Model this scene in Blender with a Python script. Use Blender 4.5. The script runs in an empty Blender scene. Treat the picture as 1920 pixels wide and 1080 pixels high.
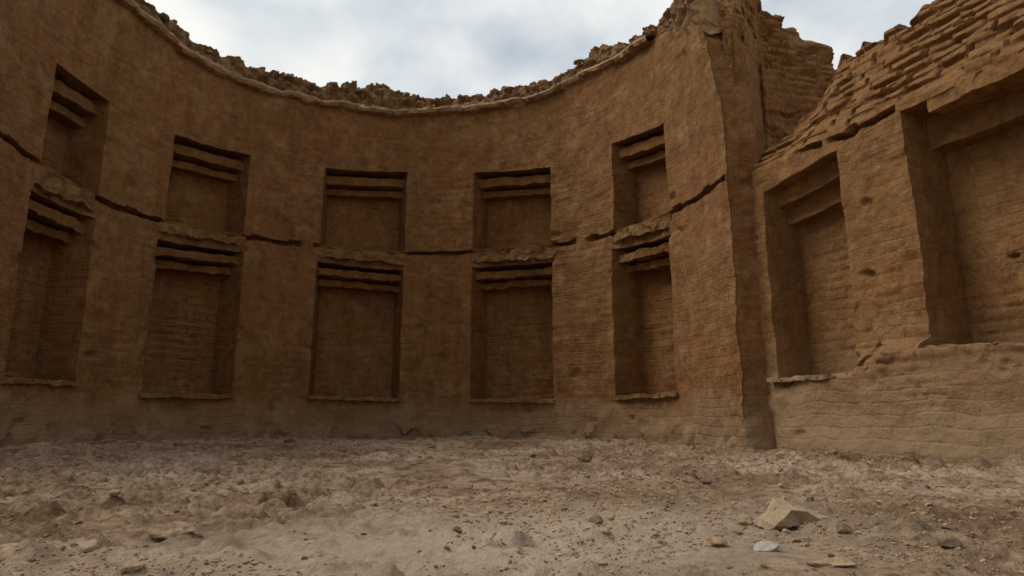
import bpy, math, random
import numpy as np
from mathutils import Vector
random.seed(7)
rng = np.random.default_rng(7)
sc = bpy.context.scene
COL = sc.collection
EYE = 0.30                                   # camera height above the dirt floor

# ------------------------------------------------------------------ noise
def _h(ix, iy, iz, seed):
    n = (ix.astype(np.int64) * 374761393 + iy.astype(np.int64) * 668265263 + iz.astype(np.int64) * 2147483647 + seed * 974634777) & 0xFFFFFFFF
    n = ((n ^ (n >> 13)) * 1274126177) & 0xFFFFFFFF
    n = ((n ^ (n >> 16)) * 2246822519) & 0xFFFFFFFF
    return ((n ^ (n >> 15)) & 0xFFFFFF) / float(0xFFFFFF)
def vnoise(p, seed=0):                       # value noise, -1..1
    i = np.floor(p).astype(np.int64); f = p - i
    f = f * f * f * (f * (f * 6 - 15) + 10)
    x, y, z = i[..., 0], i[..., 1], i[..., 2]
    fx, fy, fz = f[..., 0], f[..., 1], f[..., 2]
    def L(a, b, t): return a + (b - a) * t
    c = lambda a, b, d: _h(x + a, y + b, z + d, seed)
    v = L(L(L(c(0,0,0), c(1,0,0), fx), L(c(0,1,0), c(1,1,0), fx), fy),
          L(L(c(0,0,1), c(1,0,1), fx), L(c(0,1,1), c(1,1,1), fx), fy), fz)
    return v * 2 - 1
_a, _b, _c = 0.62, 0.51, 1.13
ROT = (np.array([[math.cos(_a), -math.sin(_a), 0], [math.sin(_a), math.cos(_a), 0], [0, 0, 1]])
       @ np.array([[1, 0, 0], [0, math.cos(_b), -math.sin(_b)], [0, math.sin(_b), math.cos(_b)]])
       @ np.array([[math.cos(_c), 0, math.sin(_c)], [0, 1, 0], [-math.sin(_c), 0, math.cos(_c)]]))
def fbm(p, scale=1.0, octs=4, seed=0, gain=0.5):
    p = (np.asarray(p, float) @ ROT) * scale
    a, s, tot = 1.0, 0.0, 0.0
    for k in range(octs):
        s = s + a * vnoise(p + 17.3 * k, seed + k); tot += a
        p = (p @ ROT) * 2.03; a *= gain
    return s / tot
def worley(p, scale, seed=0):                # F1 distance and a hash of the nearest cell
    p = np.asarray(p, float) * scale
    i = np.floor(p).astype(np.int64)
    best = np.full(p.shape[:-1], 9.0); cid = np.zeros(p.shape[:-1])
    for a in (-1, 0, 1):
        for b in (-1, 0, 1):
            for c in (-1, 0, 1):
                x, y, z = i[..., 0] + a, i[..., 1] + b, i[..., 2] + c
                d = np.sqrt((x + _h(x, y, z, seed) - p[..., 0]) ** 2 + (y + _h(x, y, z, seed + 1) - p[..., 1]) ** 2 + (z + _h(x, y, z, seed + 2) - p[..., 2]) ** 2)
                m = d < best
                best = np.where(m, d, best); cid = np.where(m, _h(x, y, z, seed + 3), cid)
    return best, cid
def sstep(a, b, x):
    t = np.clip((np.asarray(x, float) - a) / (b - a), 0, 1)
    return t * t * (3 - 2 * t)
def P3(u, z, k=0.0):
    return np.stack([u, np.full_like(u, k), z], -1)

# ------------------------------------------------------------------ mesh helpers
def link(name, me, mat=None, parent=None):
    o = bpy.data.objects.new(name, me); COL.objects.link(o)
    if mat: me.materials.append(mat)
    if parent: o.parent = parent
    return o
class MB:
    def __init__(s): s.v = []; s.f = []; s.uv = []; s.n = 0
    def grid(s, P, UV, mask=None, flip=False, idx=None):
        """P (r,c,3) grid of points; returns the index grid"""
        r, c = P.shape[:2]
        if idx is None:
            idx = np.arange(r * c).reshape(r, c) + s.n
            s.v.append(P.reshape(-1, 3)); s.n += r * c
            s.uv.append(UV.reshape(-1, 2))
        q = np.stack([idx[:-1, :-1], idx[:-1, 1:], idx[1:, 1:], idx[1:, :-1]], -1)
        if flip: q = q[..., ::-1]
        q = q[mask] if mask is not None else q.reshape(-1, 4)
        s.f.append(q)
        return idx
    def mesh(s, name, angle=40, smooth=True):
        V = np.concatenate(s.v); F = np.concatenate(s.f); UV = np.concatenate(s.uv)
        used = np.zeros(len(V), bool); used[F.ravel()] = True
        remap = np.cumsum(used) - 1
        V = V[used]; UV = UV[used]; F = remap[F]
        me = bpy.data.meshes.new(name)
        me.vertices.add(len(V)); me.vertices.foreach_set('co', V.astype(np.float32).ravel())
        me.loops.add(F.size); me.loops.foreach_set('vertex_index', F.astype(np.int32).ravel())
        me.polygons.add(len(F)); me.polygons.foreach_set('loop_start', np.arange(0, F.size, 4, dtype=np.int32))
        me.polygons.foreach_set('loop_total', np.full(len(F), 4, np.int32))
        me.update(calc_edges=True); me.validate()
        if len(me.loops) == F.size:
            lay = me.uv_layers.new(name='UVMap')
            lay.data.foreach_set('uv', UV[F.ravel()].astype(np.float32).ravel())
        me.polygons.foreach_set('use_smooth', np.full(len(me.polygons), smooth))
        if smooth and angle: me.set_sharp_from_angle(angle=math.radians(angle))
        return me
def spaced(breaks, h):
    out = [breaks[0]]
    for a, b in zip(breaks[:-1], breaks[1:]):
        n = max(1, int(math.ceil((b - a) / h)))
        out += list(a + (b - a) * (np.arange(1, n + 1) / n))
    return np.array(out)

# ------------------------------------------------------------------ materials
def nt(name):
    m = bpy.data.materials.new(name); m.use_nodes = True
    t = m.node_tree; t.nodes.clear()
    return m, t, t.nodes, t.links
def node(N, typ, **kw):
    n = N.new(typ)
    for k, v in kw.items():
        if k in n.inputs: n.inputs[k].default_value = v
        else: setattr(n, k, v)
    return n
def ramp(N, stops):
    r = N.new('ShaderNodeValToRGB'); e = r.color_ramp.elements
    e[0].position, e[0].color = stops[0][0], (*stops[0][1], 1)
    e[1].position, e[1].color = stops[-1][0], (*stops[-1][1], 1)
    for p, c in stops[1:-1]:
        x = e.new(p); x.color = (*c, 1)
    return r
def noise(N, L, vec, scale, detail=5, rough=0.6, dist=0.0):
    n = node(N, 'ShaderNodeTexNoise', Scale=scale, Detail=detail, Roughness=rough, Distortion=dist)
    L.new(vec, n.inputs['Vector']); return n
def mix(N, L, blend, fac, a, b):
    m = N.new('ShaderNodeMix'); m.data_type = 'RGBA'; m.blend_type = blend
    for s, v in ((m.inputs[0], fac), (m.inputs[6], a), (m.inputs[7], b)):
        if hasattr(v, 'links'): L.new(v, s)
        else: s.default_value = v if not isinstance(v, tuple) or len(v) == 4 else (*v, 1)
    return m.outputs[2]
def mud(name, base, warm, pale, courses=0.5, speck=1.0, bump=0.012, paleamt=0.5, dusty=0.15):
    """sun dried mud plaster over mud brick; metres in object space, courses from the wall's own UV (metres)"""
    m, t, N, L = nt(name)
    tc = N.new('ShaderNodeTexCoord'); ob = tc.outputs['Object']; uv = tc.outputs['UV']
    n1 = noise(N, L, ob, 0.9, 6, 0.62, 0.4)
    n2 = noise(N, L, ob, 3.4, 7, 0.7, 0.6)
    n3 = noise(N, L, ob, 38, 4, 0.75)
    # streaks: stretched along z
    mp = node(N, 'ShaderNodeMapping'); mp.inputs['Scale'].default_value = (5.5, 5.5, 0.7); L.new(ob, mp.inputs['Vector'])
    n4 = noise(N, L, mp.outputs[0], 1.0, 5, 0.6)
    r1 = ramp(N, [(0.36, (0, 0, 0)), (0.64, (1, 1, 1))]); L.new(n1.outputs[0], r1.inputs[0])
    c = mix(N, L, 'MIX', r1.outputs[0], base, warm)
    n8 = noise(N, L, ob, 7.5, 5, 0.65, 0.8)
    r8 = ramp(N, [(0.34, (0.68, 0.64, 0.60)), (0.5, (1, 1, 1)), (0.64, (1.22, 1.23, 1.22))]); L.new(n8.outputs[0], r8.inputs[0])
    c = mix(N, L, 'MULTIPLY', 0.8, c, r8.outputs[0])
    r2 = ramp(N, [(0.50, (0, 0, 0)), (0.72, (1, 1, 1))]); L.new(n2.outputs[0], r2.inputs[0])
    f2 = N.new('ShaderNodeMath'); f2.operation = 'MULTIPLY'; L.new(r2.outputs[0], f2.inputs[0]); f2.inputs[1].default_value = paleamt
    c = mix(N, L, 'MIX', f2.outputs[0], c, pale)
    r3 = ramp(N, [(0.30, (0.66, 0.62, 0.58)), (0.55, (1, 1, 1)), (0.8, (1.18, 1.17, 1.15))]); L.new(n3.outputs[0], r3.inputs[0])
    c = mix(N, L, 'MULTIPLY', 0.75 * speck, c, r3.outputs[0])
    r4 = ramp(N, [(0.33, (0.72, 0.68, 0.64)), (0.6, (1.06, 1.05, 1.03))]); L.new(n4.outputs[0], r4.inputs[0])
    c = mix(N, L, 'MULTIPLY', 0.55, c, r4.outputs[0])
    # dust splashed up the foot of the wall, ragged along its top
    sz = N.new('ShaderNodeSeparateXYZ'); L.new(ob, sz.inputs[0])
    zj = N.new('ShaderNodeMath'); zj.operation = 'MULTIPLY_ADD'; L.new(n2.outputs[0], zj.inputs[0]); zj.inputs[1].default_value = -1.1; L.new(sz.outputs[2], zj.inputs[2])
    zr = node(N, 'ShaderNodeMapRange'); zr.inputs['From Min'].default_value = -0.45; zr.inputs['From Max'].default_value = dusty; zr.inputs['To Min'].default_value = 0.85; zr.inputs['To Max'].default_value = 0.0; L.new(zj.outputs[0], zr.inputs[0])
    c = mix(N, L, 'MIX', zr.outputs[0], c, (0.31, 0.215, 0.128))
    # brick courses
    wv = noise(N, L, ob, 2.2, 3, 0.5)
    wob = N.new('ShaderNodeVectorMath'); wob.operation = 'MULTIPLY_ADD'
    L.new(wv.outputs[1], wob.inputs[0]); wob.inputs[1].default_value = (0.14, 0.10, 0); L.new(uv, wob.inputs[2])
    bk = node(N, 'ShaderNodeTexBrick', Scale=1.0)
    bk.inputs['Mortar Size'].default_value = 0.014; bk.inputs['Mortar Smooth'].default_value = 0.9
    bk.inputs['Brick Width'].default_value = 0.30; bk.inputs['Row Height'].default_value = 0.098
    bk.inputs['Color1'].default_value = (1, 1, 1, 1); bk.inputs['Color2'].default_value = (0.92, 0.91, 0.90, 1); bk.inputs['Mortar'].default_value = (0.82, 0.80, 0.78, 1)
    bk.inputs['Bias'].default_value = 0.1
    L.new(wob.outputs[0], bk.inputs['Vector'])
    n5 = noise(N, L, ob, 1.6, 5, 0.6)
    r5 = ramp(N, [(0.40, (0.12, 0.12, 0.12)), (0.62, (1, 1, 1))]); L.new(n5.outputs[0], r5.inputs[0])
    cm = N.new('ShaderNodeMath'); cm.operation = 'MULTIPLY'; L.new(r5.outputs[0], cm.inputs[0]); cm.inputs[1].default_value = courses
    c = mix(N, L, 'MULTIPLY', cm.outputs[0], c, bk.outputs[0])
    # bump
    hs = N.new('ShaderNodeMath'); hs.operation = 'MULTIPLY'; L.new(bk.outputs['Fac'], hs.inputs[0]); L.new(cm.outputs[0], hs.inputs[1])
    n6 = noise(N, L, ob, 14, 8, 0.72)
    h1 = N.new('ShaderNodeMath'); h1.operation = 'MULTIPLY_ADD'; L.new(hs.outputs[0], h1.inputs[0]); h1.inputs[1].default_value = -0.55; L.new(n6.outputs[0], h1.inputs[2])
    h2 = N.new('ShaderNodeMath'); h2.operation = 'MULTIPLY_ADD'; L.new(n3.outputs[0], h2.inputs[0]); h2.inputs[1].default_value = 0.35; L.new(h1.outputs[0], h2.inputs[2])
    bp = node(N, 'ShaderNodeBump', Strength=1.0, Distance=bump * 2.2); L.new(h2.outputs[0], bp.inputs['Height'])
    b = node(N, 'ShaderNodeBsdfPrincipled', Roughness=0.96); b.inputs['Specular IOR Level'].default_value = 0.12
    L.new(c, b.inputs['Base Color']); L.new(bp.outputs[0], b.inputs['Normal'])
    o = N.new('ShaderNodeOutputMaterial'); L.new(b.outputs[0], o.inputs[0])
    return m
BASE, WARM, PALE = (0.228, 0.122, 0.047), (0.242, 0.116, 0.051), (0.35, 0.225, 0.115)
M_wall = mud('mud_plaster', BASE, WARM, PALE, 0.40, paleamt=0.75)
M_niche = mud('niche_mud', (0.215, 0.110, 0.040), (0.228, 0.106, 0.042), (0.32, 0.215, 0.125), 0.7, paleamt=0.55)
M_right = mud('eroded_mud_brick', dusty=0.62, base=(0.275, 0.154, 0.066), warm=(0.265, 0.134, 0.055), pale=(0.37, 0.24, 0.125), courses=0.30, bump=0.016, paleamt=0.45)
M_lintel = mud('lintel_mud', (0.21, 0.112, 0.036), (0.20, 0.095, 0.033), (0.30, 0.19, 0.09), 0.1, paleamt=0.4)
M_pale = mud('weathered_mud', (0.36, 0.235, 0.14), (0.31, 0.19, 0.105), (0.48, 0.36, 0.25), 0.05, paleamt=0.6)
M_sill = mud('sill_mud', (0.27, 0.155, 0.068), (0.235, 0.125, 0.05), (0.36, 0.25, 0.145), 0.05, paleamt=0.7, bump=0.02)
M_crest = mud('crumbled_mud', (0.25, 0.155, 0.075), (0.21, 0.12, 0.055), (0.36, 0.25, 0.145), 0.1, bump=0.02, paleamt=0.5)
def rock(name, a, b, c):
    m, t, N, L = nt(name)
    tc = N.new('ShaderNodeTexCoord'); ob = tc.outputs['Object']
    oi = N.new('ShaderNodeObjectInfo')
    n1 = noise(N, L, ob, 14, 6, 0.65); n2 = noise(N, L, ob, 90, 4, 0.7)
    r = ramp(N, [(0.33, a), (0.5, b), (0.68, c)]); L.new(n1.outputs[0], r.inputs[0])
    r3 = ramp(N, [(0.3, (0.62, 0.6, 0.58)), (0.6, (1.05, 1.05, 1.05))]); L.new(n2.outputs[0], r3.inputs[0])
    col = mix(N, L, 'MULTIPLY', 0.8, r.outputs[0], r3.outputs[0])
    bp = node(N, 'ShaderNodeBump', Strength=0.9, Distance=0.006); L.new(n2.outputs[0], bp.inputs['Height'])
    p = node(N, 'ShaderNodeBsdfPrincipled', Roughness=0.95); p.inputs['Specular IOR Level'].default_value = 0.15
    L.new(col, p.inputs['Base Color']); L.new(bp.outputs[0], p.inputs['Normal'])
    o = N.new('ShaderNodeOutputMaterial'); L.new(p.outputs[0], o.inputs[0])
    return m
M_clod = rock('dry_clod', (0.24, 0.155, 0.092), (0.36, 0.25, 0.16), (0.50, 0.375, 0.265))
M_slab = rock('pale_slab', (0.28, 0.20, 0.13), (0.36, 0.265, 0.175), (0.45, 0.345, 0.24))
M_white = rock('white_stone', (0.33, 0.30, 0.265), (0.39, 0.355, 0.315), (0.46, 0.42, 0.375))
M_dark = rock('dark_stone', (0.13, 0.085, 0.055), (0.19, 0.13, 0.085), (0.27, 0.20, 0.14))
M_brick = rock('loose_brick', (0.19, 0.125, 0.075), (0.25, 0.17, 0.105), (0.33, 0.24, 0.15))

def dust(name):
    m, t, N, L = nt(name)
    tc = N.new('ShaderNodeTexCoord'); ob = tc.outputs['Object']
    n1 = noise(N, L, ob, 0.75, 6, 0.6, 0.5); n2 = noise(N, L, ob, 5.5, 8, 0.68, 0.6)
    n3 = noise(N, L, ob, 46, 6, 0.75); n7 = noise(N, L, ob, 170, 3, 0.7)
    r1 = ramp(N, [(0.36, (0.30, 0.198, 0.122)), (0.48, (0.455, 0.328, 0.222)), (0.64, (0.62, 0.488, 0.365))]); L.new(n1.outputs[0], r1.inputs[0])
    r2 = ramp(N, [(0.38, (0.46, 0.38, 0.31)), (0.50, (0.92, 0.90, 0.88)), (0.66, (1.18, 1.17, 1.16))]); L.new(n2.outputs[0], r2.inputs[0])
    c = mix(N, L, 'MULTIPLY', 0.9, r1.outputs[0], r2.outputs[0])
    r3 = ramp(N, [(0.34, (0.42, 0.35, 0.29)), (0.47, (0.95, 0.94, 0.93)), (0.68, (1.25, 1.25, 1.25))]); L.new(n3.outputs[0], r3.inputs[0])
    c = mix(N, L, 'MULTIPLY', 0.85, c, r3.outputs[0])
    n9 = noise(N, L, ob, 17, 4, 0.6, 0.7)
    r9 = ramp(N, [(0.30, (0.40, 0.32, 0.25)), (0.43, (0.86, 0.83, 0.80)), (0.52, (1, 1, 1))]); L.new(n9.outputs[0], r9.inputs[0])  # dark spots: brown crumbs, with the shade of small pits painted in
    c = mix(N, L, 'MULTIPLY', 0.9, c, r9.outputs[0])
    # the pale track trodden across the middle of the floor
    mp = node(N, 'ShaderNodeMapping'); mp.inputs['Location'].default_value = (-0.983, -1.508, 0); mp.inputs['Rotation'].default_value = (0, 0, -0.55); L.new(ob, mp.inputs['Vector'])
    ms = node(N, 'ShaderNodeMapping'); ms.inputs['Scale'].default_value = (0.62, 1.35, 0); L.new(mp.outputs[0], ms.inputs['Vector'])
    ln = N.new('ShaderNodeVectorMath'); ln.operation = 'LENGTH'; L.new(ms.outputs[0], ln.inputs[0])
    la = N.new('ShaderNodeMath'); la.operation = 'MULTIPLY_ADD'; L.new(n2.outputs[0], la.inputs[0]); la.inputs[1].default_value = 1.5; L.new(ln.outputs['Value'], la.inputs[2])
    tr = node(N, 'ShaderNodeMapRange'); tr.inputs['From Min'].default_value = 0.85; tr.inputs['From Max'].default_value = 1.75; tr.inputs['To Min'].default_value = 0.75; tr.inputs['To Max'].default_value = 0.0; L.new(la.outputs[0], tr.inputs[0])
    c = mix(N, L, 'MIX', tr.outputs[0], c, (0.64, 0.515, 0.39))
    v = node(N, 'ShaderNodeTexVoronoi', Scale=26.0); L.new(ob, v.inputs['Vector'])
    h0 = N.new('ShaderNodeMath'); h0.operation = 'MULTIPLY_ADD'; L.new(n7.outputs[0], h0.inputs[0]); h0.inputs[1].default_value = 0.25; L.new(n3.outputs[0], h0.inputs[2])
    h1 = N.new('ShaderNodeMath'); h1.operation = 'MULTIPLY_ADD'; L.new(v.outputs[0], h1.inputs[0]); h1.inputs[1].default_value = -0.35; L.new(h0.outputs[0], h1.inputs[2])
    bp = node(N, 'ShaderNodeBump', Strength=1.0, Distance=0.03); L.new(h1.outputs[0], bp.inputs['Height'])
    b = node(N, 'ShaderNodeBsdfPrincipled', Roughness=0.97); b.inputs['Specular IOR Level'].default_value = 0.1
    L.new(c, b.inputs['Base Color']); L.new(bp.outputs[0], b.inputs['Normal'])
    o = N.new('ShaderNodeOutputMaterial'); L.new(b.outputs[0], o.inputs[0])
    return m
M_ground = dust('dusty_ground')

def thing(name, label, cat, loc=(0, 0, 0), group=None):
    o = bpy.data.objects.new(name, None); COL.objects.link(o); o.location = loc
    o.empty_display_size = 0.3
    o['label'] = label; o['category'] = cat; o['kind'] = 'thing'
    if group: o['group'] = group
    return o
def tag(o, label, cat, group=None):
    o['label'] = label; o['category'] = cat
    if group: o['group'] = group
    return o

# ------------------------------------------------------------------ surface relief shared by all walls
def brickwork(u, z, seed, ch=0.098, bl=0.30, vj=0.35, wav=0.035):
    """relief of exposed mud brick: 0 at a face, -1 in a joint, plus a per brick step"""
    uw = u + 0.10 * fbm(P3(u, z), 1.9, 3, seed + 50); zw = z + wav * fbm(P3(u, z), 1.3, 3, seed + 51)
    r = np.floor(zw / ch); fz = zw / ch - r
    off = _h(r.astype(np.int64), r.astype(np.int64) * 0, r.astype(np.int64) * 0, seed) * 1.0
    k = np.floor(uw / bl + off); fu = uw / bl + off - k
    ez = np.minimum(fz, 1 - fz) * ch; eu = np.minimum(fu, 1 - fu) * bl
    joint = -(1 - sstep(0.002, 0.030, ez)) * sstep(-0.35, 0.25, fbm(P3(u, z), 2.6, 3, seed + 60)) - vj * (1 - sstep(0.003, 0.020, eu)) * sstep(0.004, 0.02, ez)
    step = (_h(k.astype(np.int64), r.astype(np.int64), k.astype(np.int64) * 0 + 3, seed + 9) - 0.5) * 2 * sstep(0.0, 0.02, ez) * sstep(0, 0.02, eu)
    return joint, step

# ================================================================== CURVED WALL
CX, CY, R = -1.28, 6.14, 3.45
TH_L, TH_R = -97.0, 88.0
def crv(pts):
    a = np.array(pts, float)
    return lambda th: np.interp(th, a[:, 0], a[:, 1])
Zs = crv([(-100, .40), (-89, .39), (-75, .40), (-63, .31), (-43, .33), (-27, .33), (-6, .32), (11, .30), (32, .29), (48, .30), (66, .31), (88, .33)])
Zlt = crv([(-100, 2.24), (-91, 2.24), (-77, 2.23), (-63, 2.19), (-44, 2.28), (-27, 2.29), (-6, 2.25), (11, 2.28), (33, 2.25), (50, 2.26), (67, 2.19), (88, 2.2)])
Zc = crv([(-130, 2.62), (-100, 2.60), (-91, 2.54), (-78, 2.46), (-60.6, 2.43), (-45, 2.50), (-28, 2.52), (-6, 2.51), (11, 2.53), (33, 2.49), (51, 2.48), (67, 2.47), (88, 2.47)])
Zut = crv([(-100, 3.64), (-90, 3.64), (-77, 3.63), (-61.6, 3.61), (-44.6, 3.68), (-26.4, 3.74), (-5.8, 3.81), (11.4, 3.79), (32.5, 3.69), (50, 3.75), (67, 3.63), (88, 3.6)])
Zrim = crv([(-130, 4.95), (-73, 4.91), (-64, 4.80), (-48, 4.74), (-35, 4.77), (-22, 4.80), (-4, 4.81), (13, 4.86), (28, 4.86), (43, 4.95), (60, 4.93), (70, 4.80), (80, 4.46), (88, 4.18), (120, 4.05)])
NICHES_L = [(-91.0, -76.5), (-63.0, -43.8), (-27.1, -6.0), (11.2, 32.5), (49.0, 66.5)]
NICHES_U = [(-90.0, -76.8), (-61.8, -44.2), (-26.5, -5.8), (11.4, 32.4), (49.9, 66.8)]
RET = 0.36                                    # length of the dark return face at the right end
u_of = lambda th: np.radians(th) * R
UL, UR = u_of(TH_L), u_of(TH_R)
tL = np.radians(TH_L); tR = np.radians(TH_R)
def cpath(u):
    """plan position and outward (into the wall) normal"""
    u = np.asarray(u, float)
    th = np.clip(u, UL, UR) / R
    x = CX + R * np.sin(th); y = CY + R * np.cos(th)
    nx, ny = np.sin(th), np.cos(th)
    a = np.minimum(u - UL, 0)                 # straight run of wall past the left end of the arc
    x = x + a * np.cos(tL); y = y - a * np.sin(tL)
    b = np.maximum(u - UR, 0)                 # the return face, turning the corner
    x = x + b * 1.0; y = y + b * 0.10
    isr = b > 1e-6
    nx = np.where(isr, -0.1, nx); ny = np.where(isr, 0.995, ny)
    return x, y, nx, ny
def th_of(u): return np.degrees(u / R)

def curved_base(u, z):
    x, y, nx, ny = cpath(u)
    # the corner crumbles back towards its top
    w = sstep(u_of(62), UR, u)
    t = np.clip((z - 2.75) / 1.5, 0, 1.3) ** 1.4
    x = x - 0.17 * w * t * np.where(u > UR, np.clip(1 - (u - UR) / 0.8, 0, 1), 1); y = y + 0.10 * w * t
    # slight batter at the foot
    foot = 0.05 * (1 - sstep(-0.3, 0.35, z))
    x = x - nx * foot; y = y - ny * foot
    return np.stack([x, y, z + EYE], -1), np.stack([nx, ny, np.zeros_like(nx)], -1)

def curved_disp(u, z, ragged=None):
    p = P3(u, z, 3.1)
    d = (0.022 - 0.014 * sstep(u_of(55), u_of(72), u)) * fbm(p, 0.9, 3, 1) + 0.009 * fbm(p, 6, 4, 5)
    th = th_of(u)
    # exposed brick where the plaster has gone: lower storey and around the niches more than the smooth band on top
    e = sstep(-0.1, 0.35, fbm(p, 0.8, 4, 11) + 0.10 * (1 - sstep(2.0, 2.6, z)) - 0.40 * sstep(3.5, 4.0, z))
    j, s = brickwork(u, z, 21)
    d = d + e * 0.009 * j + e * 0.005 * s + 0.006 * fbm(p * np.array([1, 3.0, 1]), 5, 3, 13)
    # the top of the right end has crumbled
    wt, ct = worley(p * np.array([1, 1.5, 1]), 5.0, 77)
    d = d - sstep(u_of(66), UR, u) * sstep(3.7, 4.4, z) * (0.05 * ct)
    # the arris at the right end is worn round
    d = d - 0.022 * np.exp(-((u - UR) / 0.04) ** 2) * (1.0 + 0.8 * fbm(p, 4, 3, 66)) - 0.03 * np.exp(-((u - UR) / 0.15) ** 2) * sstep(2.6, 3.4, z)
    # plaster washed out under the rim
    d = d - 0.035 * sstep(-0.30, -0.02, z - Zrim(th)) * sstep(-0.15, 0.25, fbm(p * np.array([1, 2.0, 1]), 2.2, 4, 67))
    # rotten ring of timber at mid height: a slot in the piers
    zc = Zc(th)
    pier = np.ones_like(u)
    for a, b in NICHES_U:
        pier *= 1 - sstep(a - 1.2, a + 0.6, th) * (1 - sstep(b - 0.6, b + 1.2, th))
    if ragged is not None:
        br = fbm(P3(u, z * 0, 9.0), 1.9, 3, 33)
        ins = (z > zc - 0.042 + 0.028 * fbm(P3(u, z * 0), 3.0, 4, 3)) & (z < zc + 0.016 + 0.012 * vnoise(P3(u * 6, z * 0), 4))
        d = d - 0.13 * ins * pier * sstep(-0.62, -0.48, br) * (u < UR - 0.03)
        # broken spandrels between lower and upper niche
        zone = sstep(-0.06, 0.0, z - Zlt(th)) * (1 - sstep(-0.06, 0.02, z - zc)) * (1 - pier)
        w1, c1 = worley(p, 7.0, 40)
        d = d - zone * (0.04 * c1 + 0.03 * w1)
        # hacked spots and cavities
        w2, c2 = worley(p * np.array([1, 1, 1.6]), 2.3, 60)
        d = d - 0.035 * sstep(0.26, 0.10, w2 + 0.2 * fbm(p, 9, 3, 62)) * (c2 > 0.74) * (1 - sstep(3.4, 3.9, z))
        # crumbling foot
        ft = 1 - sstep(-0.22, 0.10, z)
        w3, c3 = worley(p, 6.0, 80)
        d = d - ft * 0.07 * (c3 - 0.4) * (u < UR)
        # crumbling lower corner at the right end
        cz = sstep(u_of(74), UR, u) * (1 - sstep(0.05, 0.6, z))
        d = d - cz * (0.05 * w3 + 0.05 * (c3 - 0.5)) * (1 - 0.7 * (u > UR))
    return d

CURVED = thing('curved_wall', 'tall curved mud brick wall with two rows of blind niches and a crumbling rim', 'wall', (CX, CY + R, 0))
CINV = CURVED.location
def to_local(P, origin): return P - np.array(origin)

brk_th = sorted(set([x for ab in NICHES_L + NICHES_U for x in ab] + [TH_L, TH_R]))
brk_u = [UL - 2.3] + [u_of(t) for t in brk_th] + [UR + RET]
bu = sorted(brk_u)
bu2 = [bu[0]]
for b in bu[1:]:
    if b - bu2[-1] > 1e-4: bu2.append(b)
U = spaced(bu2, 0.024)
TH = th_of(U)
levels = [lambda t: np.full_like(t, -0.55), Zs, Zlt,
          lambda t: Zc(t) - 0.058, lambda t: Zc(t) - 0.050, lambda t: Zc(t) + 0.016, lambda t: Zc(t) + 0.022,
          Zut, Zrim]
sub = [30, 78, 9, 1, 4, 1, 52]
sub = [30, 78, 9, 1, 6, 1, 50, 44]
rows = []
for k in range(len(levels) - 1):
    a, b = levels[k](TH), levels[k + 1](TH)
    n = sub[k]
    for i in range(n): rows.append(a + (b - a) * i / n)
rows.append(levels[-1](TH))
Zg = np.array(rows); Ug = np.repeat(U[None, :], len(rows), 0)
key = np.cumsum([0] + sub)                    # row index of each level
def disp_apply(B, Nn, d, amp=0.010, seed=90):
    v = np.stack([fbm(B, 5.0, 3, seed + 3 * k) for k in range(3)], -1)
    return B - Nn * d[..., None] * -1 * -1 + amp * v   # positive d moves into the room
B, Nn = curved_base(Ug, Zg)
D = curved_disp(Ug, Zg, True)
G = disp_apply(B, Nn, D, 0.016)
mask = np.ones((Zg.shape[0] - 1, Zg.shape[1] - 1), bool)
def col(th): return int(np.argmin(np.abs(U - u_of(th))))
holes = []
for (a, b), (r0, r1), kind in [(n, (key[1], key[2]), 'lower') for n in NICHES_L] + [(n, (key[6], key[7]), 'upper') for n in NICHES_U]:
    c0, c1 = col(a), col(b)
    mask[r0:r1, c0:c1] = False
    holes.append((r0, r1, c0, c1, kind, 0.5 * (a + b)))
mb = MB()
mb.grid(to_local(G, CINV), np.stack([Ug, Zg], -1), mask)
# ragged top running back from the rim, then a plain back face
topc = G[-1]
nrm = Nn[-1]
back = []
for k, off in enumerate((0.0, 0.15, 0.35, 0.6, 0.6)):
    zz = topc[:, 2] + (0.03 * fbm(P3(U, U * 0 + k), 3, 3, 7) - 0.02 * k if k < 4 else -9)
    zz = np.where(k == 4, -0.3, zz)
    sh = (1 - 0.66 * sstep(u_of(78), UR, U))[:, None]
    q = topc + nrm * off * sh
    if k >= 3:
        cx_, cy_, _, _ = cpath(U); q = np.stack([cx_, cy_, cy_ * 0], -1) + nrm * off * sh
    q[:, 2] = zz
    if k: back.append(q)
T = np.stack([topc] + back, 0)
KU = U <= UR - 0.04                           # the return face has no back of its own
mb.grid(to_local(T[:, KU], CINV), np.stack([np.repeat(U[None, KU], 5, 0), T[:, KU, 2]], -1))
link('facade', mb.mesh('facade', 50), M_wall, CURVED)

def niche_mesh(name, Lf, Rf, Tf, Bf, Lb, Rb, Tb, Bb, back, uvback, nd, mat, parent, origin, seed):
    """Lf.. front edge point rows, Lb.. the matching edges of the recessed back; back is the back grid"""
    m = MB()
    m.grid(to_local(back, origin), uvback)
    for F, Bk, fl in ((Lf, Lb, False), (Rf, Rb, True), (Tf, Tb, True), (Bf, Bb, False)):
        t = np.linspace(0, 1, nd)[None, :, None]
        J = F[:, None, :] * (1 - t) + Bk[:, None, :] * t
        w = np.sin(np.pi * t[..., 0])
        v = np.stack([fbm(J, 6.0, 4, seed + k) for k in range(3)], -1)
        J = J + 0.016 * w[..., None] * v
        dd = np.linalg.norm(J - F[:, None, :], axis=-1)
        uv = np.stack([dd, np.repeat(F[:, None, 2], nd, 1)], -1)
        m.grid(to_local(J, origin), uv, flip=fl)
    return link(name, m.mesh(name, 35), mat, parent)

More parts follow.
